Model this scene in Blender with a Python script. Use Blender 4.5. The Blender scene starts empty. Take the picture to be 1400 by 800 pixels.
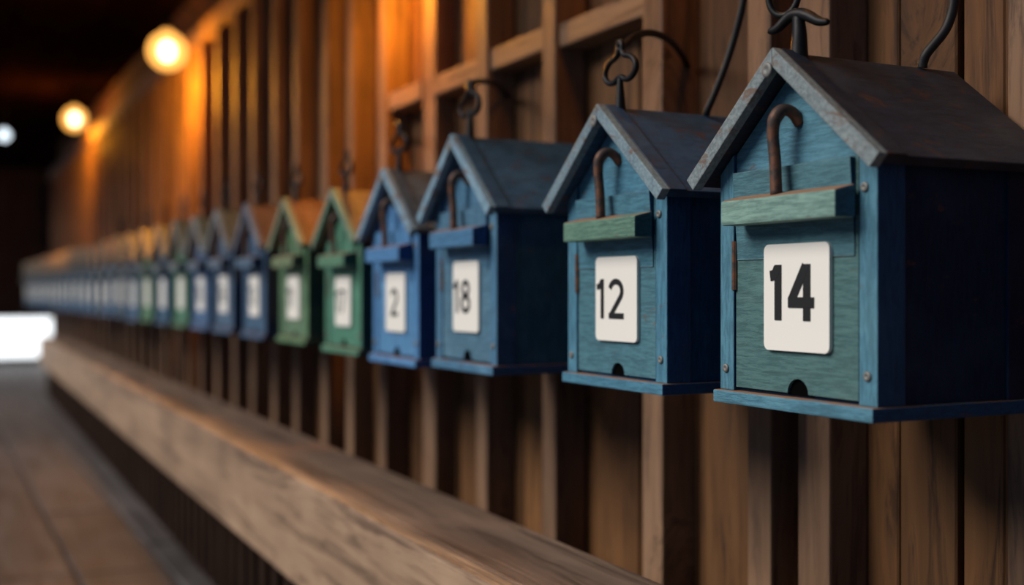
import bpy, bmesh, math, random
from mathutils import Vector, Matrix

random.seed(7)
K = 1.35            # everything below is laid out in small units and scaled to life size at the end
H = 0.684           # camera height above the floor (before K)
scene = bpy.context.scene
COL = scene.collection
R = math.radians

# ------------------------------------------------------------------ materials
def new_mat(name):
    m = bpy.data.materials.new(name); m.use_nodes = True
    nt = m.node_tree; nt.nodes.clear()
    out = nt.nodes.new('ShaderNodeOutputMaterial')
    return m, nt, out

class G:
    """tiny node-graph helper"""
    def __init__(s, nt): s.nt = nt
    def n(s, t, **kw):
        nd = s.nt.nodes.new(t)
        for k, v in kw.items(): setattr(nd, k, v)
        return nd
    def link(s, a, b): s.nt.links.new(a, b)
    def setin(s, sock, v):
        if hasattr(v, 'is_linked') or isinstance(v, bpy.types.NodeSocket): s.link(v, sock)
        else: sock.default_value = v
    def math(s, op, a, b=0.0, c=None):
        nd = s.n('ShaderNodeMath', operation=op)
        s.setin(nd.inputs[0], a); s.setin(nd.inputs[1], b)
        if c is not None: s.setin(nd.inputs[2], c)
        return nd.outputs[0]
    def mix(s, f, a, b, blend='MIX'):
        nd = s.n('ShaderNodeMix', data_type='RGBA', blend_type=blend)
        s.setin(nd.inputs['Factor'], f)
        s.setin(nd.inputs[6], a); s.setin(nd.inputs[7], b)
        return nd.outputs[2]
    def noise(s, vec, scale, detail=4, rough=.55, dist=0):
        nd = s.n('ShaderNodeTexNoise')
        s.link(vec, nd.inputs['Vector'])
        nd.inputs['Scale'].default_value = scale; nd.inputs['Detail'].default_value = detail
        nd.inputs['Roughness'].default_value = rough; nd.inputs['Distortion'].default_value = dist
        return nd.outputs['Fac']
    def ramp(s, f, lo, hi):
        nd = s.n('ShaderNodeMapRange', clamp=True)
        s.setin(nd.inputs[0], f); nd.inputs[1].default_value = lo; nd.inputs[2].default_value = hi
        return nd.outputs[0]
    def vmul(s, v, sc):
        nd = s.n('ShaderNodeVectorMath', operation='MULTIPLY')
        s.link(v, nd.inputs[0]); nd.inputs[1].default_value = sc
        return nd.outputs[0]
    def vadd(s, a, b):
        nd = s.n('ShaderNodeVectorMath', operation='ADD')
        s.link(a, nd.inputs[0]); s.link(b, nd.inputs[1])
        return nd.outputs[0]
    def comb(s, x, y, z):
        nd = s.n('ShaderNodeCombineXYZ')
        for i, v in enumerate((x, y, z)): s.setin(nd.inputs[i], v)
        return nd.outputs[0]
    def bsdf(s, out, color, rough=.6, metal=0.0, bump=None, bstr=.3, bdist=.002, spec=.4):
        b = s.n('ShaderNodeBsdfPrincipled')
        s.setin(b.inputs['Base Color'], color); s.setin(b.inputs['Roughness'], rough)
        s.setin(b.inputs['Metallic'], metal)
        b.inputs['Specular IOR Level'].default_value = spec
        if bump is not None:
            bp = s.n('ShaderNodeBump'); bp.inputs['Strength'].default_value = bstr
            bp.inputs['Distance'].default_value = bdist
            s.link(bump, bp.inputs['Height']); s.link(bp.outputs[0], b.inputs['Normal'])
        s.link(b.outputs[0], out.inputs['Surface'])
        return b

def paint_mat(name, grain=(1.0, 1.0, 9.0), wear=.62, topwear=.8, metal_rust=0.0, rough=.55, rustcol=(.16,.065,.03,1), spec=.35, shaded_navy_ends=True):
    """old paint over wood; colour comes from the object's own colour"""
    m, nt, out = new_mat(name); g = G(nt)
    tc = g.n('ShaderNodeTexCoord'); oi = g.n('ShaderNodeObjectInfo')
    off = g.math('MULTIPLY', oi.outputs['Random'], 17.0)
    P = g.vadd(tc.outputs['Object'], g.comb(off, off, off))
    fine = g.noise(g.vmul(P, grain), 120/K, 8, .74, .2)
    mid = g.noise(P, 14/K, 4, .6)
    big = g.noise(g.vmul(P, (1, 1, 2.0)), 30/K, 8, .78, .4)
    sepn = g.n('ShaderNodeSeparateXYZ'); g.link(tc.outputs['Normal'], sepn.inputs[0])
    side = g.ramp(g.math('ABSOLUTE', sepn.outputs[0]), .85, .95) if shaded_navy_ends else 0.0  # sideways faces darkened: painted-on shade on posts and boards, navy paint on ledge ends
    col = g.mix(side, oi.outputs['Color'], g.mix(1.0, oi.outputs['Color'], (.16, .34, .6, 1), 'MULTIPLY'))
    dark = g.mix(1.0, col, (.58, .64, .66, 1), 'MULTIPLY')
    c = g.mix(g.ramp(fine, .43, .57), dark, col)
    lite = g.mix(.06, g.mix(1.0, col, (1.45, 1.4, 1.3, 1), 'MULTIPLY'), (.5, .5, .45, 1))
    c = g.mix(g.math('MULTIPLY', g.ramp(mid, .52, .75), .55), c, lite)
    streak = g.ramp(g.noise(g.vmul(P, grain), 34/K, 6, .75, .5), .55, .60)
    c = g.mix(g.math('MULTIPLY', streak, .5), c, g.mix(.5, col, (.02, .025, .03, 1)))
    rust = g.ramp(big, wear, wear+.07)
    c = g.mix(g.math('MULTIPLY', rust, .8), c, rustcol)
    sep = g.n('ShaderNodeSeparateXYZ'); g.link(tc.outputs['Normal'], sep.inputs[0])
    top = g.math('MULTIPLY', g.ramp(sep.outputs[2], .3, .6), g.ramp(mid, .3, .5))
    c = g.mix(g.math('MULTIPLY', top, topwear), c, (.30, .15, .08, 1))
    hgt = g.math('ADD', g.math('MULTIPLY', fine, .7), g.math('MULTIPLY', big, .5))
    g.bsdf(out, c, rough, 0.0, hgt, .75, .002*K, spec)
    return m

def wood_mat(name, c1, c2, c3, axis=2, rough=.65, scale=1.0, bstr=.5, spec=.3):
    m, nt, out = new_mat(name); g = G(nt)
    tc = g.n('ShaderNodeTexCoord'); oi = g.n('ShaderNodeObjectInfo'); ge = g.n('ShaderNodeNewGeometry')
    rnd = ge.outputs['Random Per Island']
    r2 = g.math('ADD', g.math('MULTIPLY', oi.outputs['Random'], 31.0), g.math('MULTIPLY', rnd, 57.0))
    P = g.vadd(tc.outputs['Object'], g.comb(r2, r2, r2))
    st = [1.0, 1.0, 1.0]; st[axis] = .07
    Q = g.vmul(P, st)
    wob = g.noise(g.vmul(P, [1.0 if i != axis else .35 for i in range(3)]), 7*scale/K, 3, .5)
    Q2 = g.vadd(Q, g.comb(g.math('MULTIPLY', wob, .06), g.math('MULTIPLY', wob, .06), g.math('MULTIPLY', wob, .02)))
    vo = g.n('ShaderNodeTexVoronoi'); vo.inputs['Scale'].default_value = 3.6*scale/K
    g.link(g.vmul(P, [1.0 if q != axis else .55 for q in range(3)]), vo.inputs['Vector'])
    kn = g.math('MULTIPLY', g.math('SUBTRACT', 1.0, g.ramp(vo.outputs['Distance'], 0.0, .26)), .16)
    Q2 = g.vadd(Q2, g.comb(kn, kn, kn))
    bands = g.noise(Q2, 16*scale/K, 4, .6, 1.2)
    grain = g.noise(Q2, 55*scale/K, 7, .7, .6)
    blot = g.noise(P, 5/K, 3, .5)
    c = g.mix(g.ramp(bands, .32, .68), c1, c2)
    c = g.mix(g.math('MULTIPLY', g.ramp(grain, .50, .63), .85), c, c3)
    c = g.mix(g.ramp(blot, .3, .75), c, g.mix(1.0, c, (.62, .6, .6, 1), 'MULTIPLY'))
    tone = g.math('ADD', .72, g.math('MULTIPLY', rnd, .5))
    c = g.mix(1.0, c, g.comb(tone, tone, tone), 'MULTIPLY')
    hgt = g.math('ADD', grain, g.math('MULTIPLY', bands, .6))
    g.bsdf(out, c, rough, 0.0, hgt, bstr, .003*K, spec)
    return m

def metal_mat(name, col, rust=(.13, .055, .03, 1), amount=.5, rough=.5, metal=.7):
    m, nt, out = new_mat(name); g = G(nt)
    tc = g.n('ShaderNodeTexCoord')
    n1 = g.noise(tc.outputs['Object'], 90/K, 5, .65)
    c = g.mix(g.ramp(n1, amount, amount+.15), col, rust)
    g.bsdf(out, c, rough, metal, n1, .4, .001*K)
    return m

def flat_mat(name, col, rough=.6, noise=.12, spec=.4):
    m, nt, out = new_mat(name); g = G(nt)
    tc = g.n('ShaderNodeTexCoord')
    n1 = g.noise(tc.outputs['Object'], 25/K, 5, .6)
    c = g.mix(g.math('MULTIPLY', n1, noise*2), col, tuple(v*.7 for v in col[:3])+(1,))
    g.bsdf(out, c, rough, 0, n1, .1, .001, spec)
    return m

def emit_mat(name, col, strength, alpha=1.0):
    m, nt, out = new_mat(name); g = G(nt)
    e = g.n('ShaderNodeEmission'); e.inputs[0].default_value = col; e.inputs[1].default_value = strength
    if alpha < 1:
        t = g.n('ShaderNodeBsdfTransparent'); mx = g.n('ShaderNodeMixShader'); mx.inputs[0].default_value = alpha
        g.link(t.outputs[0], mx.inputs[1]); g.link(e.outputs[0], mx.inputs[2]); g.link(mx.outputs[0], out.inputs['Surface'])
    else: g.link(e.outputs[0], out.inputs['Surface'])
    return m

M = {}
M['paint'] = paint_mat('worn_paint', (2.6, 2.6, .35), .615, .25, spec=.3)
M['paint_body'] = paint_mat('worn_shaded_paint', (2.6, 2.6, .35), .615, .25, spec=.25, shaded_navy_ends=False)  # for body sides, whose object colours have shade mixed in
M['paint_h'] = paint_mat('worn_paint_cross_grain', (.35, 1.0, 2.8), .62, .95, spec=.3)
M['roof'] = paint_mat('worn_roof_paint', (.6, .35, 2.0), .555, 0.0, rough=.42, spec=.4, shaded_navy_ends=False, rustcol=(.085, .038, .024, 1))
M['barge'] = paint_mat('worn_barge_paint', (2, 2, 2), .545, .0, rough=.5, shaded_navy_ends=False, rustcol=(.16, .085, .05, 1))
M['plate'] = flat_mat('enamel_plate', (.86, .82, .75, 1), .35, .05)
M['ink'] = flat_mat('black_numeral', (.012, .012, .012, 1), .5)
M['iron'] = metal_mat('dark_iron', (.022, .021, .022, 1), (.032, .022, .018, 1), amount=.56, rough=.5)
M['rusty'] = metal_mat('rusty_iron', (.06, .045, .04, 1), (.16, .07, .04, 1), amount=.42, rough=.6, metal=.4)
M['zinc'] = metal_mat('zinc_screw', (.20, .20, .19, 1), (.15, .09, .06, 1), amount=.55, rough=.6, metal=.5)
M['dark'] = flat_mat('dark_slot', (.003, .003, .003, 1), .9, spec=0.0)
M['boards'] = wood_mat('barn_boards', (.225, .102, .036, 1), (.115, .05, .018, 1), (.05, .023, .011, 1))
M['post'] = wood_mat('grey_brown_post', (.31, .18, .105, 1), (.18, .10, .058, 1), (.10, .06, .04, 1))
M['rail'] = wood_mat('rail_wood', (.38, .23, .13, 1), (.26, .15, .085, 1), (.12, .065, .035, 1), axis=1)
M['bench'] = wood_mat('bench_wood', (.42, .28, .18, 1), (.28, .18, .115, 1), (.14, .085, .055, 1), axis=1, scale=.6, rough=.55)
M['seat'] = wood_mat('bench_top_wood', (.24, .16, .115, 1), (.155, .10, .075, 1), (.075, .048, .034, 1), axis=1, scale=.6, rough=.5)
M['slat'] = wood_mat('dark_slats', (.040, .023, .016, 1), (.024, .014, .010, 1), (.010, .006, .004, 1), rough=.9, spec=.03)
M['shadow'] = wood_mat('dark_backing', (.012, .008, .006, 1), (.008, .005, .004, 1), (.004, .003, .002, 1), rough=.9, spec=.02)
M['floor'] = wood_mat('worn_floor', (.105, .090, .087, 1), (.075, .062, .059, 1), (.04, .031, .029, 1), axis=1, scale=.5, rough=.55, bstr=.2, spec=.3)
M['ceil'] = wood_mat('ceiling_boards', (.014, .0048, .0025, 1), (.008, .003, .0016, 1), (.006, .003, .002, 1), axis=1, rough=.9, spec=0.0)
M['endwall'] = wood_mat('far_wall_boards', (.10, .05, .03, 1), (.06, .03, .02, 1), (.03, .015, .01, 1))
M['globe'] = emit_mat('amber_globe', (1.0, .43, .085, 1), 2.3, .6)
M['core'] = emit_mat('lamp_core', (1.0, .80, .45, 1), 14.0)
M['white_core'] = emit_mat('white_lamp', (.80, .92, 1.0, 1), 2.2)
M['daylight'] = emit_mat('frosted_daylight', (.93, .97, 1.0, 1), 2.0)
M['black'] = flat_mat('black_cable', (.012, .011, .011, 1), .55)

# ------------------------------------------------------------------ mesh helpers
def add_box(bm, lo, hi, bev=0.0, seg=2):
    lo, hi = Vector(lo), Vector(hi)
    r = bmesh.ops.create_cube(bm, size=1.0, matrix=Matrix.Translation((lo+hi)/2) @ Matrix.Diagonal((*(hi-lo), 1)))
    if bev:
        es = list({e for v in r['verts'] for e in v.link_edges})
        bmesh.ops.bevel(bm, geom=es, offset=bev, segments=seg, profile=.6, affect='EDGES')

def add_prism(bm, poly, y0, y1, bev=0.0):
    """polygon in x-z extruded along y"""
    a = [bm.verts.new((x, y0, z)) for x, z in poly]
    b = [bm.verts.new((x, y1, z)) for x, z in poly]
    fs = [bm.faces.new(a), bm.faces.new(b[::-1])]
    n = len(poly)
    for i in range(n): fs.append(bm.faces.new((a[i], b[i], b[(i+1) % n], a[(i+1) % n])))
    bmesh.ops.recalc_face_normals(bm, faces=fs)
    if bev:
        es = list({e for f in fs for e in f.edges})
        bmesh.ops.bevel(bm, geom=es, offset=bev, segments=2, profile=.6, affect='EDGES')

def smooth_path(pts, sub=6, closed=False):
    P = [Vector(p) for p in pts]; n = len(P); out = []
    for i in range(n if closed else n-1):
        p0 = P[i-1] if (closed or i > 0) else P[0]*2-P[1]
        p1 = P[i]; p2 = P[(i+1) % n]
        p3 = P[(i+2) % n] if (closed or i+2 < n) else P[-1]*2-P[-2]
        for k in range(sub):
            t = k/sub
            out.append(.5*((2*p1)+(p2-p0)*t+(2*p0-5*p1+4*p2-p3)*t*t+(3*p1-p0-3*p2+p3)*t**3))
    if not closed: out.append(P[-1])
    return out

def add_tube(bm, pts, r, seg=10, sub=6, closed=False):
    P = smooth_path(pts, sub, closed); n = len(P)
    rr = r if callable(r) else (lambda t: r)
    rings = []; up = Vector((.31, .17, .93)).normalized()
    for i, p in enumerate(P):
        a = P[i-1] if (closed or i) else P[0]; b = P[(i+1) % n] if (closed or i < n-1) else P[-1]
        d = (b-a).normalized()
        u = up - d*up.dot(d)
        if u.length < 1e-4: u = d.orthogonal()
        u.normalize(); up = u; w = d.cross(u); rad = rr(i/max(1, n-1))
        rings.append([bm.verts.new(p+(u*math.cos(2*math.pi*k/seg)+w*math.sin(2*math.pi*k/seg))*rad) for k in range(seg)])
    for i in range(n if closed else n-1):
        A, B = rings[i], rings[(i+1) % n]
        sh = 0
        if closed and i == n-1:
            sh = min(range(seg), key=lambda s: (A[0].co-B[s].co).length)
        for k in range(seg):
            bm.faces.new((A[k], A[(k+1) % seg], B[(k+1+sh) % seg], B[(k+sh) % seg]))
    if not closed:
        bm.faces.new(rings[0][::-1]); bm.faces.new(rings[-1])

def add_lathe(bm, prof, center=(0, 0, 0), axis='Z', seg=24):
    c = Vector(center); rings = []
    for r, h in prof:
        ring = []
        for k in range(seg):
            a = 2*math.pi*k/seg; x, y = r*math.cos(a), r*math.sin(a)
            v = Vector((x, y, h)) if axis == 'Z' else Vector((x, h, y))
            ring.append(bm.verts.new(c+v))
        rings.append(ring)
    fs = []
    for A, B in zip(rings, rings[1:]):
        for k in range(seg): fs.append(bm.faces.new((A[k], A[(k+1) % seg], B[(k+1) % seg], B[k])))
    fs.append(bm.faces.new(rings[0])); fs.append(bm.faces.new(rings[-1]))
    bmesh.ops.recalc_face_normals(bm, faces=fs)

def add_ribbon(bm, pts, w, y, thick=.0006):
    """flat stroke in the x-z plane, mitred, facing -y"""
    P = [Vector((p[0], p[1])) for p in pts]; L, Rr = [], []
    for i, p in enumerate(P):
        d1 = (p-P[i-1]).normalized() if i else (P[1]-P[0]).normalized()
        d2 = (P[i+1]-p).normalized() if i < len(P)-1 else d1
        n1 = Vector((-d1.y, d1.x)); n2 = Vector((-d2.y, d2.x)); m = (n1+n2)
        m = m.normalized() if m.length > 1e-5 else n1
        k = w/2/max(.5, m.dot(n1))
        L.append(p+m*k); Rr.append(p-m*k)
    fs = []
    for i in range(len(P)-1):
        q = [L[i], Rr[i], Rr[i+1], L[i+1]]
        f = [bm.verts.new((v.x, y-thick, v.y)) for v in q]; b = [bm.verts.new((v.x, y, v.y)) for v in q]
        fs.append(bm.faces.new(f)); fs.append(bm.faces.new(b[::-1]))
        for k in range(4): fs.append(bm.faces.new((f[k], b[k], b[(k+1) % 4], f[(k+1) % 4])))
    bmesh.ops.recalc_face_normals(bm, faces=fs)

def mesh(name, fn, smooth=False):
    bm = bmesh.new(); fn(bm)
    me = bpy.data.meshes.new(name); bm.to_mesh(me); bm.free()
    if smooth:
        for p in me.polygons: p.use_smooth = True
    return me

def obj(name, me, mat, parent=None, color=None, label=None):
    if callable(me): me = mesh(name, me)
    o = bpy.data.objects.new(name, me); COL.objects.link(o)
    if mat and not me.materials: me.materials.append(mat)
    if parent: o.parent = parent
    if color: o.color = (*color, 1)
    if label: o['label'] = label
    return o

def thing(name, label, cat, loc=(0, 0, 0), rz=0.0, group=None):
    o = bpy.data.objects.new(name, None); COL.objects.link(o)
    o.empty_display_size = .05
    o.location = loc; o.rotation_euler = (0, 0, rz); o['label'] = label; o['category'] = cat
    if group: o['group'] = group
    return o

def tag(o, label, cat, group=None):
    o['label'] = label; o['category'] = cat
    if group: o['group'] = group
    return o

def struct(name, me, mat):
    o = obj(name, me, mat); o['kind'] = 'structure'; return o

def box(*a, bev=0.0):
    return lambda bm: add_box(bm, *a, bev)

# ------------------------------------------------------------------ the setting (x = distance from the camera's line to the wall, y = along the wall)
WALL = .90; YFAR = 9.75; CEIL = 1.15
def floor_fn(bm):
    x = -2.2
    while x < 2.4:
        w = .21; y = -1.2-random.random()*.6
        while y < 12.2:
            l = .75+random.random()*.25
            add_box(bm, (x+.006, y+.004, -.05), (x+w-.006, y+l-.004, random.uniform(-.0015, .0015)), .003, 1)
            y += l
        x += w
    add_box(bm, (-2.2, -1.5, -.09), (2.4, 12.3, -.012))
struct('floor', floor_fn, M['floor'])

def wall_fn(bm):
    edges = [-1.0, -.86, -.72, -.6, -.48, -.35, -.2, -.08, .05, .16, .27, .38, .49, .6, .70, .775, .829, .908, .99, 1.06, 1.15, 1.26, 1.33, 1.40, 1.50, 1.58, 1.66, 1.76, 1.82]
    while edges[-1] < YFAR: edges.append(edges[-1]+random.uniform(.07, .125))
    edges[-1] = YFAR
    for a, b in zip(edges, edges[1:]):
        d = random.uniform(0, .008)
        add_box(bm, (WALL+d, a+.0022, 0), (WALL+.022+d, b-.0022, H+.93), .002, 1)
    add_box(bm, (WALL+.026, -1.0, 0), (WALL+.05, YFAR, H+CEIL))
struct('wall_right', wall_fn, M['boards'])

def end_fn(bm):
    y0, y1 = 12.0, 12.1; top = .684-.255
    add_box(bm, (-2.2, y0, top), (2.4, y1, H+CEIL))
    add_box(bm, (1.45, y0, 0), (2.4, y1, top))
    add_box(bm, (-2.2, y0, 0), (-.9, y1, top))
struct('wall_far', end_fn, M['endwall'])
def return_fn(bm):
    add_box(bm, (WALL+.052, YFAR-.05, 0), (2.4, YFAR, H+CEIL))
    add_box(bm, (2.36, YFAR, 0), (2.4, 12.0, H+CEIL))
struct('wall_return', return_fn, M['endwall'])
struct('window_1', box((-.9, 12.03, 0.012), (1.45, 12.06, .684-.255)), M['daylight'])
struct('trim_1', box((-.9, 11.93, 0), (1.45, 12.02, .055), bev=.004), M['slat'])

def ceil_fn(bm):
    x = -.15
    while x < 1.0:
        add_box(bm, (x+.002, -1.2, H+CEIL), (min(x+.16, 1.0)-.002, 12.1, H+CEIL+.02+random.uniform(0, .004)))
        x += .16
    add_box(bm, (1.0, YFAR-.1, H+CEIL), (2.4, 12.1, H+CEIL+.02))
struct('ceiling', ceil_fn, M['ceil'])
tr = [1]
def trim(me, mat):
    tr[0] += 1
    return struct('trim_%d' % tr[0], me, mat)
trim(box((.845, -1.0, H+.865), (.925, YFAR, H+.93), bev=.004), M['rail'])   # top plate

posts = [(.953, .05, .85), (1.055, .042, .855), (1.266, .047, .85), (1.554, .042, .85), (1.796, .044, .85), (2.045, .06, .86), (2.286, .045, .85),
         (2.495, .045, .85), (2.683, .045, .85), (2.927, .045, .85), (3.14, .045, .85), (3.377, .045, .85), (.70, .045, .872), (.42, .05, .85), (.12, .05, .85)]
y = 3.60
while y < YFAR-.05:
    posts.append((y, .045, .85)); y += random.uniform(.2, .25)
for (py, w, s) in posts:
    trim(box((s, py, 0), (WALL+.004, py+w, H+.866), bev=.003), M['post'])
for (a, b) in ((1.313, 1.554), (1.596, 1.796), (1.84, 2.045), (2.105, 2.286)):
    z = H+.372+random.uniform(-.004, .004)
    trim(box((.856, a+.001, z), (WALL+.004, b-.001, z+.036), bev=.003), M['rail'])

# ------------------------------------------------------------------ bench
bench = thing('bench', 'long weathered plank bench with slatted dark base below the mailboxes', 'bench', (0, 0, 0), -R(1.155))
obj('seat', box((.521, -.4, H-.328), (.655, 8.3, H-.3005), bev=.003), M['seat'], bench)
obj('apron', box((.494, -.4, H-.476), (.52, 8.29, H-.2995), bev=.007), M['bench'], bench, label='pale brown front board')
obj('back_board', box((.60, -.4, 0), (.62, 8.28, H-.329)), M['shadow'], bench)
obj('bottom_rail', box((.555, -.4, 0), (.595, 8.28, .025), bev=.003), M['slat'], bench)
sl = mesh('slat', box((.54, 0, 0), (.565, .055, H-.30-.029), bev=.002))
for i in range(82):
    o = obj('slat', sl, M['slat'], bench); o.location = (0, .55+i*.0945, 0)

# ------------------------------------------------------------------ mailbox parts (local: x right seen from the corridor, y towards the wall, z up)
A = .310; SL = .822; XE = .123; BW = .102; DEP = .168
def slope_poly(top, th, xe, sgn, x0=0.0):
    cut = th*.62
    p = [(x0*sgn, top-SL*x0), (xe*sgn, top-SL*xe), ((xe-cut)*sgn, top-SL*xe-th*.62), (x0*sgn, top-SL*x0-th)]
    return p
def roof_fn(s, dep=.01): return lambda bm: add_prism(bm, slope_poly(A, .0105, XE, s), -.0105, DEP+dep, .001)
def barge_fn(s): return lambda bm: add_prism(bm, slope_poly(A+.003, .0168, XE+.003, s), -.022, -.0118, .0013)
def roof_trim_fn(s): return lambda bm: add_prism(bm, slope_poly(A+.0030, .0036, XE+.0025, s), -.0116, .0085, .0006)
def body_fn(bm):
    zi = A-.0105-.0012
    add_prism(bm, [(-.098, .012), (.098, .012), (.098, zi-SL*.098), (0, zi), (-.098, zi-SL*.098)], .006, DEP-.002)
def post_fn(s):
    def f(bm):
        zi = A-.0105-.002
        xa, xb = sorted((s*BW, s*.0815))
        add_prism(bm, [(xa, .012), (xb, .012), (xb, zi-SL*abs(xb)), (xa, zi-SL*abs(xa))], 0, .03, .0012)
    return f
def rear_post_fn(s):
    def f(bm):
        zi = A-.0105-.002
        xa, xb = sorted((s*.1005, s*.0815))
        add_prism(bm, [(xa, .012), (xb, .012), (xb, zi-SL*abs(xb)), (xa, zi-SL*abs(xa))], DEP-.02, DEP, .0012)
    return f
def door_fn(bm):
    n = 10; r = .0135; cx = .006
    pts = [(-.0795, .0155), (cx-r*1.25, .0155)]
    for k in range(n+1):
        a = math.pi-math.pi*k/n
        pts.append((cx+r*math.cos(a), .0155+r*.95*math.sin(a)))
    pts += [(cx+r*1.25, .0155), (.0795, .0155), (.0795, .213), (-.0795, .213)]
    add_prism(bm, pts, .0015, .007)
def gable_fn(bm):
    zi = A-.0105-.003
    add_prism(bm, [(-.0805, .2135), (.0805, .2135), (.0805, zi-SL*.0805), (0, zi), (-.0805, zi-SL*.0805)], .003, .0065)
def slot_fn(bm):
    add_prism(bm, [(.006+.016*math.cos(math.pi*k/10), .0135+.0165*math.sin(math.pi*k/10)) for k in range(11)], .0045, .0068)
def groove_fn(bm): add_box(bm, (-.0812, .0022, .015), (-.0786, .0045, .205))
def hinge_fn(bm):
    add_tube(bm, [(-.0808, .001, .105), (-.0808, .001, .15)], .0032, 8, 1)
    add_box(bm, (-.0822, -.001, .11), (-.0793, .003, .145))
def backing_fn(bm):
    add_box(bm, (-.0775, -.0045, .1325), (.076, .0012, .2125), .0008)
    for v in bm.verts:      # a feathered board: thick at its top edge, almost flush at its foot
        if v.co.y < -.001: v.co.y = .0013+(v.co.y-.0013)*max(0, min(1, (v.co.z-.134)/.05))
def ledge_fn(bm):
    add_box(bm, (-.066, -.0265, .163), (.083, -.0046, .1905), .0022)
    for v in bm.verts:          # top worn down towards its front edge
        if v.co.z > .18: v.co.z -= .0055*max(0, (-.0046-v.co.y)/.0219)
def bottom_fn(bm): add_box(bm, (-.104, -.007, 0), (.104, DEP+.002, .0118), .0016)
def screw_fn(x, z, y=0.0, r=.0042):
    def f(bm):
        add_lathe(bm, [(r*.98, y+.001), (r, y-.0010), (r*.85, y-.0018), (r*.45, y-.0021), (r*.3, y-.0014)], (x, 0, z), 'Y', 14)
    return f
def plate_fn(w=.0845, h=.093, r=.006):
    def f(bm):
        pts = []
        for cx, cz, a0 in ((w/2-r, h/2-r, 0), (-w/2+r, h/2-r, 90), (-w/2+r, -h/2+r, 180), (w/2-r, -h/2+r, 270)):
            for k in range(6):
                a = R(a0+18*k); pts.append((cx+r*math.cos(a)+.0075, cz+r*math.sin(a)+.0985))
        add_prism(bm, pts, -.0024, .0012)
    return f
def hook_fn(bm):
    x = -.001
    add_tube(bm, [(x, -.016, .186), (x-.001, -.0165, .215), (x-.002, -.018, .238), (x, -.0175, .252), (x+.003, -.011, .2595), (x+.006, -.003, .257), (x+.0075, .004, .248)],
             lambda t: .0052+.0009*math.exp(-((t-.55)/.12)**2), 12, 8)
def finial_fn(bm):
    add_tube(bm, [(0, .008, A-.012), (0, .008, A+.004), (0, .008, A+.020), (0, .008, A+.034)], lambda t: .0072-.0042*t, 12, 4)
    half = [(.004, .0335), (.012, .030), (.023, .031), (.031, .038), (.030, .047), (.021, .054), (.010, .057), (.0045, .062), (.004, .070)]
    pts = half + [(0, .074)] + [(-a, b) for a, b in half[::-1]]
    add_tube(bm, [(a, .008, A+b) for a, b in pts], .0033, 10, 5, True)
def finial_horn_fn(bm):
    add_tube(bm, [(0, .008, A-.012), (0, .008, A+.004), (.0005, .008, A+.018), (-.001, .008, A+.033)], lambda t: .0088-.0036*t, 12, 4)
    add_tube(bm, [(-.031, .0, A+.0245), (-.022, .002, A+.0255), (-.010, .006, A+.034), (0, .008, A+.0345), (.010, .009, A+.031), (.022, .011, A+.024), (.032, .013, A+.0215)],
             lambda t: .0022+.0032*math.sin(math.pi*min(1, max(0, t)))**.7, 12, 6)
    ring = [(-.016+.013*math.cos(a), .004+.006*math.cos(a), A+.055+.019*math.sin(a)) for a in [2*math.pi*k/12 for k in range(12)]]
    add_tube(bm, ring, .0031, 10, 4, True)

PM = {
 'body': mesh('body', body_fn), 'corner_post': [mesh('corner_post', post_fn(s)) for s in (-1, 1)],
 'rear_post': [mesh('rear_post', rear_post_fn(s)) for s in (-1, 1)],
 'door': mesh('door', door_fn), 'gable': mesh('gable', gable_fn), 'slot': mesh('slot', slot_fn), 'hinge': mesh('hinge', hinge_fn),
 'groove': mesh('groove', groove_fn),
 'backing': mesh('backing_board', backing_fn), 'ledge': mesh('ledge', ledge_fn), 'bottom': mesh('bottom_board', bottom_fn),
 'screws': [mesh('screw', screw_fn(x, z)) for x, z in ((.0885, .187), (.0915, .036), (-.0925, .032))],
 'bolt': mesh('bolt', screw_fn(-.006, A-.0155, -.0215, .0068)),
 'plate': mesh('number_plate', plate_fn()), 'hook': mesh('hook', hook_fn, True), 'finial': mesh('finial', finial_fn, True),
 'finial_horn': mesh('finial', finial_horn_fn, True),
 'roof': [mesh('roof_panel', roof_fn(s)) for s in (-1, 1)], 'roof_deep': [mesh('roof_panel', roof_fn(s, .026)) for s in (-1, 1)],
 'bracket': mesh('mounting_bracket', lambda bm: add_box(bm, (-.03, DEP-.004, .06), (.03, .229, .15), .002)), 'roof_trim': [mesh('roof_trim', roof_trim_fn(s)) for s in (-1, 1)], 'barge': [mesh('bargeboard', barge_fn(s)) for s in (-1, 1)],
}
for k in ('bolt', 'screws'):
    for me in (PM[k] if isinstance(PM[k], list) else [PM[k]]):
        for p in me.polygons: p.use_smooth = True

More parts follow.
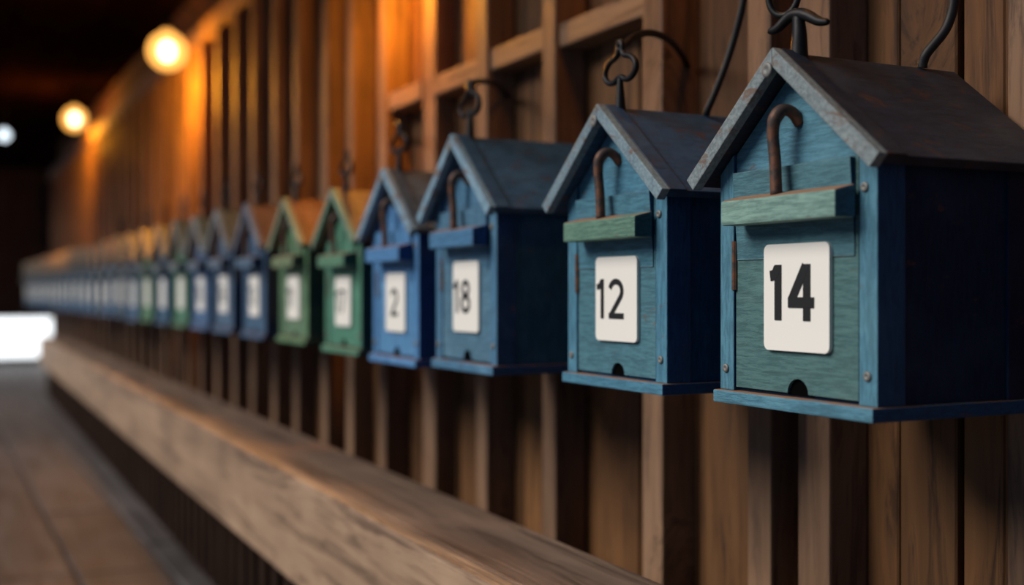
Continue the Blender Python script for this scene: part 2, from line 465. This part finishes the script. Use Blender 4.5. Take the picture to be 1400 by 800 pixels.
def arc(cx, cz, rx, rz, a0, a1, n=10):
    return [(cx+rx*math.cos(R(a0+(a1-a0)*k/n)), cz+rz*math.sin(R(a0+(a1-a0)*k/n))) for k in range(n+1)]
DIG = {   # strokes in a box one high; (width, strokes)
 '1': (.30, [[(.215, 0), (.215, 1.0)], [(.0, .80), (.09, .815), (.15, .86), (.19, .94)]]),
 '2': (.60, [arc(.30, .70, .235, .235, 165, -35) + [(.10, .085)], [(.03, .075), (.60, .075)]]),
 '4': (.66, [[(.49, 0), (.49, 1.0)], [(.46, .97), (.075, .345)], [(.0, .325), (.68, .325)]]),
 '8': (.60, [arc(.30, .735, .195, .20, 0, 360, 16), arc(.30, .285, .235, .22, 0, 360, 16)]),
 '7': (.58, [[(.0, .93), (.56, .93)], [(.53, .96), (.2, 0)]]),
 '0': (.60, [arc(.30, .5, .225, .43, 0, 360, 18)]),
 '3': (.58, [arc(.27, .71, .21, .22, 150, -90), arc(.27, .28, .235, .215, 90, -150)]),
 '5': (.58, [[(.50, .93), (.12, .93), (.08, .50)], arc(.28, .31, .23, .24, 130, -150)]),
 '6': (.60, [arc(.30, .30, .225, .235, 0, 360, 16), arc(.48, .36, .40, .57, 175, 100, 8)]),
 '9': (.60, [arc(.30, .68, .225, .235, 0, 360, 16), arc(.12, .62, .40, .57, -5, -80, 8)]),
}
def numerals_fn(text, st=.15, hgt=.044, z0=.0765, x0=-.0314, wide=1.2, gap=.008):
    def f(bm):
        x = x0
        for ch in text:
            w, strokes = DIG[ch]
            for k, s in enumerate(strokes):
                add_ribbon(bm, [(x+px*hgt*wide, z0+pz*hgt) for px, pz in s], st*hgt*1.1, -.0024-.0001*k)
            x += w*hgt*wide+gap
    return f

RANK = ['', 'second', 'third', 'fourth', 'fifth', 'sixth', 'seventh', 'eighth', 'ninth', 'tenth', 'eleventh', 'twelfth', 'thirteenth', 'fourteenth',
        'fifteenth', 'sixteenth', 'seventeenth', 'eighteenth', 'nineteenth', 'twentieth', 'twenty-first', 'twenty-second', 'twenty-third',
        'twenty-fourth', 'twenty-fifth', 'twenty-sixth', 'twenty-seventh', 'twenty-eighth', 'twenty-ninth', 'thirtieth', 'thirty-first', 'thirty-second']
GREEN = (.15, .29, .17)
def mailbox(i, y, zrel, sz, number, label, front, door, roof, barge, ledge, tiltz=0.0, lean=0.0, lod=0, side=None):
    t = thing('wall_mounted_mailbox', label, 'mailbox', (.669, y, H+zrel), -math.pi/2+R(tiltz), 'gabled mailboxes in a row along the wall')
    t.rotation_euler.x = 0; t.rotation_euler.y = R(lean); t.scale = (1, 1, sz)
    side = side or tuple(a*b for a, b in zip(front, (.2, .5, .75)))  # body sides: shade put into the colour, darker and bluer than the front
    obj('mounting_bracket', PM['bracket'], M['iron'], t)
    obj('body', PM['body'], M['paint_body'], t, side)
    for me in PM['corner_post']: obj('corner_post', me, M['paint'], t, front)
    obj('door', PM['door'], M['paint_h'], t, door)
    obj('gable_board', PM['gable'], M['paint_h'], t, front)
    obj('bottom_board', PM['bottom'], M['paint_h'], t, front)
    for me in PM['roof_deep' if i == 0 else 'roof']: obj('roof_panel', me, M['roof'], t, roof)
    for me in PM['roof_trim']: obj('roof_trim', me, M['roof'], t, tuple(v*.8 for v in roof))
    for me in PM['barge']: obj('bargeboard', me, M['barge'], t, barge)
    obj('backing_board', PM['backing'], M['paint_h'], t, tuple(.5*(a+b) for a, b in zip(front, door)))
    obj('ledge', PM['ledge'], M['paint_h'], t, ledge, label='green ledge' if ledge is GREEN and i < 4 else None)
    pl = obj('number_plate', PM['plate'], M['plate'], t, label='white number plate')
    if number: obj('numerals', numerals_fn(number, .17, .0485, .0785, -.0255, 1.0, .0095) if number == '14' else numerals_fn(number, .13, x0=-.0314 if len(number) > 1 else -.012), M['ink'], pl, label='black number '+number)
    if lod < 2:
        obj('hook', PM['hook'], M['rusty'] if i in (0,) else M['iron'], t)
        obj('finial', PM['finial_horn'] if i == 0 else PM['finial'], M['iron'], t)
    if lod < 1:
        for me in PM['rear_post']: obj('rear_post', me, M['paint'], t, side)
        for me in PM['screws']: obj('screw', me, M['zinc'], t)
        obj('bolt', PM['bolt'], M['zinc'], t); obj('slot', PM['slot'], M['dark'], t, label='dark finger slot')
        obj('hinge', PM['hinge'], M['rusty'], t); obj('groove', PM['groove'], M['dark'], t)
    return t

TEAL = (.075, .20, .28); DOORT = (.075, .185, .205)
ROOFD = (.035, .060, .090); ROOFB = (.022, .085, .18); BGREY = (.25, .29, .30)
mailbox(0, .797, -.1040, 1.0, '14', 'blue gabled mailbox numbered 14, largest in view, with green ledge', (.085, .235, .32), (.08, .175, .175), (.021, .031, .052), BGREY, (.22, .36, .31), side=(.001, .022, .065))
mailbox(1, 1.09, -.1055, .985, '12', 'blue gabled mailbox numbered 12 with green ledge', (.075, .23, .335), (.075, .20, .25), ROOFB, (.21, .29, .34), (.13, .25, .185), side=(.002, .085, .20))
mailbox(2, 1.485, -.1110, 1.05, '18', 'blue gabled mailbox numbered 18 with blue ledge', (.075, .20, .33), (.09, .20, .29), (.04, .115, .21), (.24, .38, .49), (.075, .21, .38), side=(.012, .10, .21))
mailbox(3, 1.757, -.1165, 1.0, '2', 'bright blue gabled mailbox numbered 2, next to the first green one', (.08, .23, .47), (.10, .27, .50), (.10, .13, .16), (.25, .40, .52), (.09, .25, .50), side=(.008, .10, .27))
mailbox(4, 2.02, -.1120, .95, '17', 'green gabled mailbox with rusty roof, beside the one numbered 2', (.085, .24, .155), (.085, .25, .17), (.17, .10, .075), (.18, .30, .21), (.12, .26, .16), lod=0)
mailbox(5, 2.337, -.1060, .945, '11', 'olive green gabled mailbox with rusty roof, sixth counting from number 14', (.11, .22, .11), (.13, .22, .13), (.22, .11, .065), (.24, .30, .20), (.19, .24, .13), lod=1)
mailbox(6, 2.656, -.1080, .985, '13', 'dark blue gabled mailbox, seventh counting from number 14, beyond the green pair', (.055, .11, .20), (.065, .13, .22), (.20, .12, .08), (.16, .20, .28), (.10, .16, .24), lod=1)
mailbox(7, 2.965, -.1060, 1.0, '16', 'grey blue gabled mailbox, eighth counting from number 14', (.075, .13, .22), (.09, .15, .24), (.20, .19, .14), (.25, .27, .29), (.12, .16, .22), lod=1)
mailbox(8, 3.24, -.1050, .99, '15', 'bright blue gabled mailbox, ninth counting from number 14', (.08, .16, .30), (.09, .17, .32), (.22, .22, .15), (.30, .31, .30), (.14, .17, .22), lod=1)
pal = [('green', (.09, .22, .14)), ('dark blue', (.05, .12, .20)), ('green', (.11, .24, .14)), ('blue', (.07, .15, .26)), ('blue grey', (.09, .14, .20)), ('blue', (.06, .14, .24))]
y = 3.52; i = 9
while y < YFAR-.1:
    nm, c = pal[i-9] if i-9 < 3 else pal[3+random.randrange(3)]
    rf = (.24, .22, .14) if i < 14 else (.50, .30, .16)  # farthest roofs: the lamps' orange highlights put into the base colour
    mailbox(i, y, -.105+random.uniform(-.004, .004), 1.0+random.uniform(-.02, .02), '', '%s gabled mailbox, %s counting from number 14' % (nm, RANK[i]),
            c, tuple(v*1.1 for v in c), rf, (.26, .25, .22), (.16, .19, .20), lod=1 if i < 14 else 2)
    y += .30+random.uniform(-.015, .015); i += 1

# ------------------------------------------------------------------ iron hooks and wires behind the roofs
def tube_obj(name, pts, r, mat, label, cat, group=None, seg=10):
    p0 = Vector(pts[0])
    o = obj(name, mesh(name, lambda bm: add_tube(bm, [Vector(p)-p0 for p in pts], r, seg, 8), True), mat)
    o.location = p0
    return tag(o, label, cat, group)
HG = 'iron hooks arching from the wall posts'
def rel(pts): return [(a, b, H+c) for a, b, c in pts]
tube_obj('wall_hook', rel([(.895, 1.272, .2935), (.865, 1.2439, .3027), (.81, 1.1911, .306), (.755, 1.1478, .301), (.71, 1.1119, .2854), (.686, 1.098, .2696), (.677, 1.091, .262)]),
         .0042, M['iron'], 'dark curved iron hook arching from the wall post over mailbox 12', 'hook', HG)
tube_obj('wall_hook', rel([(.893, 1.80, .332), (.85, 1.7461, .3386), (.77, 1.636, .3242), (.71, 1.551, .3026), (.682, 1.505, .288), (.677, 1.486, .284)]),
         .0042, M['iron'], 'dark curved iron hook arching from the wall over mailbox 18', 'hook', HG)
tube_obj('wall_hook', rel([(.893, 2.288, .322), (.85, 2.18, .32), (.77, 1.999, .303), (.70, 1.83, .28), (.677, 1.758, .267)]),
         .0042, M['iron'], 'dark curved iron hook arching from the wall over mailbox 2', 'hook', HG)
tube_obj('hanging_wire', rel([(.822, .797, .2062), (.822, .796, .2115), (.8235, .792, .2198), (.833, .7825, .2365), (.838, .779, .2498), (.84, .7766, .2662), (.842, .776, .31), (.846, .776, .5), (.858, .776, .86)]),
         .0047, M['black'], 'black wire rising from the back of the roof of mailbox 14', 'wire', 'wires holding the mailbox roofs')
tube_obj('hanging_wire', rel([(.790, 1.088, .2002), (.790, 1.085, .206), (.795, 1.08, .2218), (.805, 1.072, .2549), (.812, 1.064, .2877), (.816, 1.055, .3235), (.826, 1.05, .40), (.840, 1.05, .5), (.858, 1.05, .86)]),
         .0044, M['black'], 'black wire rising from the roof of mailbox 12 beside the gable of 14', 'wire', 'wires holding the mailbox roofs')

# ------------------------------------------------------------------ lamps
def lamp(x, y, z, label, power, size=1.0, white=False):
    t = thing('globe_lamp', label, 'lamp', (x, y, H+z), 0, 'globe lamps along the top of the wall')
    r = .068*size
    pr = [(r*math.sin(R(a)), -r*math.cos(R(a))) for a in range(4, 160, 8)]
    pr += [(.018*size, r*1.02), (.016*size, r*1.12)]
    g_ = obj('globe', mesh('globe', lambda bm: add_lathe(bm, pr, seg=28), True), M['white_core'] if white else M['globe'], t, label='glowing glass globe')
    if not white:
        obj('filament', mesh('filament', lambda bm: add_lathe(bm, [(.028*math.sin(R(a)), -.034*math.cos(R(a))) for a in range(6, 180, 12)], seg=18), True), M['core'], t)
    obj('socket', mesh('socket', lambda bm: add_lathe(bm, [(.019*size, r*1.08), (.02*size, r*1.3), (.016*size, r*1.7), (.006, r*1.75)], seg=18), True), M['iron'], t)
    top = CEIL-.07-z if white else .0
    if white: pts = [(0, 0, r*1.6), (0, 0, CEIL-z)]
    else: pts = [(0, 0, r*1.6), (0.0, 0, r*2.1), (.04, 0, r*2.5), (.11, 0, r*2.0), (.15, 0, min(r*1.2, .91-z))]
    obj('arm', mesh('arm', lambda bm: add_tube(bm, pts, .005, 8, 5), True), M['iron'], t)
    if power:
        L = bpy.data.lights.new('lamp_light', 'POINT'); L.energy = power; L.color = (1.0, .36, .02) if not white else (.8, .9, 1)
        L.shadow_soft_size = .045*K
        lo = bpy.data.objects.new('lamp_light', L); COL.objects.link(lo); lo.location = (x-.04, y-.01, H+z-.11)
    return t
LP = 44.0
lamp(.75, 4.19, .837, 'glowing amber globe lamp high on the wall, the larger of the two in view', LP)
lamp(.75, 7.05, .975, 'glowing amber globe lamp farther along the wall, the smaller of the two', LP*.75)
lamp(.78, 2.18, .72, 'amber globe lamp above the mailboxes numbered 2 and 18', 17)
lamp(.75, 1.03, .90, 'added unseen amber globe lamp above the mailboxes numbered 12 and 14', 5)  # extra lamp out of view, added to warm the nearest wall boards
lamp(.434, 8.0, .98, 'small white globe lamp hanging from the dark ceiling', 0, .5, True)

# ------------------------------------------------------------------ scale to life size
for me in bpy.data.meshes: me.transform(Matrix.Scale(K, 4))
for o in bpy.data.objects:
    o.location = o.location*K

# ------------------------------------------------------------------ daylight from the open side
def sun(name, direction, strength, angle, color):
    L = bpy.data.lights.new(name, 'SUN'); L.energy = strength; L.angle = R(angle); L.color = color
    o = bpy.data.objects.new(name, L); COL.objects.link(o); o.location = (-3, 3, 4)
    o.rotation_euler = Vector(direction).to_track_quat('-Z', 'Y').to_euler()
sun('open_side_daylight', (.75, -.23, -.62), 3.7, 36, (1.0, .95, .88))
w = bpy.data.worlds.new('world'); scene.world = w; w.use_nodes = True
bg = w.node_tree.nodes['Background']
bg.inputs[0].default_value = (.30, .55, 1.0, 1); bg.inputs[1].default_value = .19

# ------------------------------------------------------------------ camera
cam = bpy.data.cameras.new('camera'); co = bpy.data.objects.new('camera', cam); COL.objects.link(co)
TH = math.atan(.5)
co.location = (0, 0, H*K); co.rotation_euler = (math.pi/2, 0, -TH)
cam.sensor_width = 36; cam.lens = 36*1600/1400
cam.shift_y = -2/1400
cam.dof.use_dof = True; cam.dof.focus_distance = 1.09*K
cam.dof.aperture_fstop = (cam.lens/1000)/(.0165*K)
cam.clip_start = .02
scene.camera = co
scene.view_settings.view_transform = 'Standard'
scene.view_settings.look = 'None'
scene.cycles.max_bounces = 6
scene.cycles.use_denoising = True
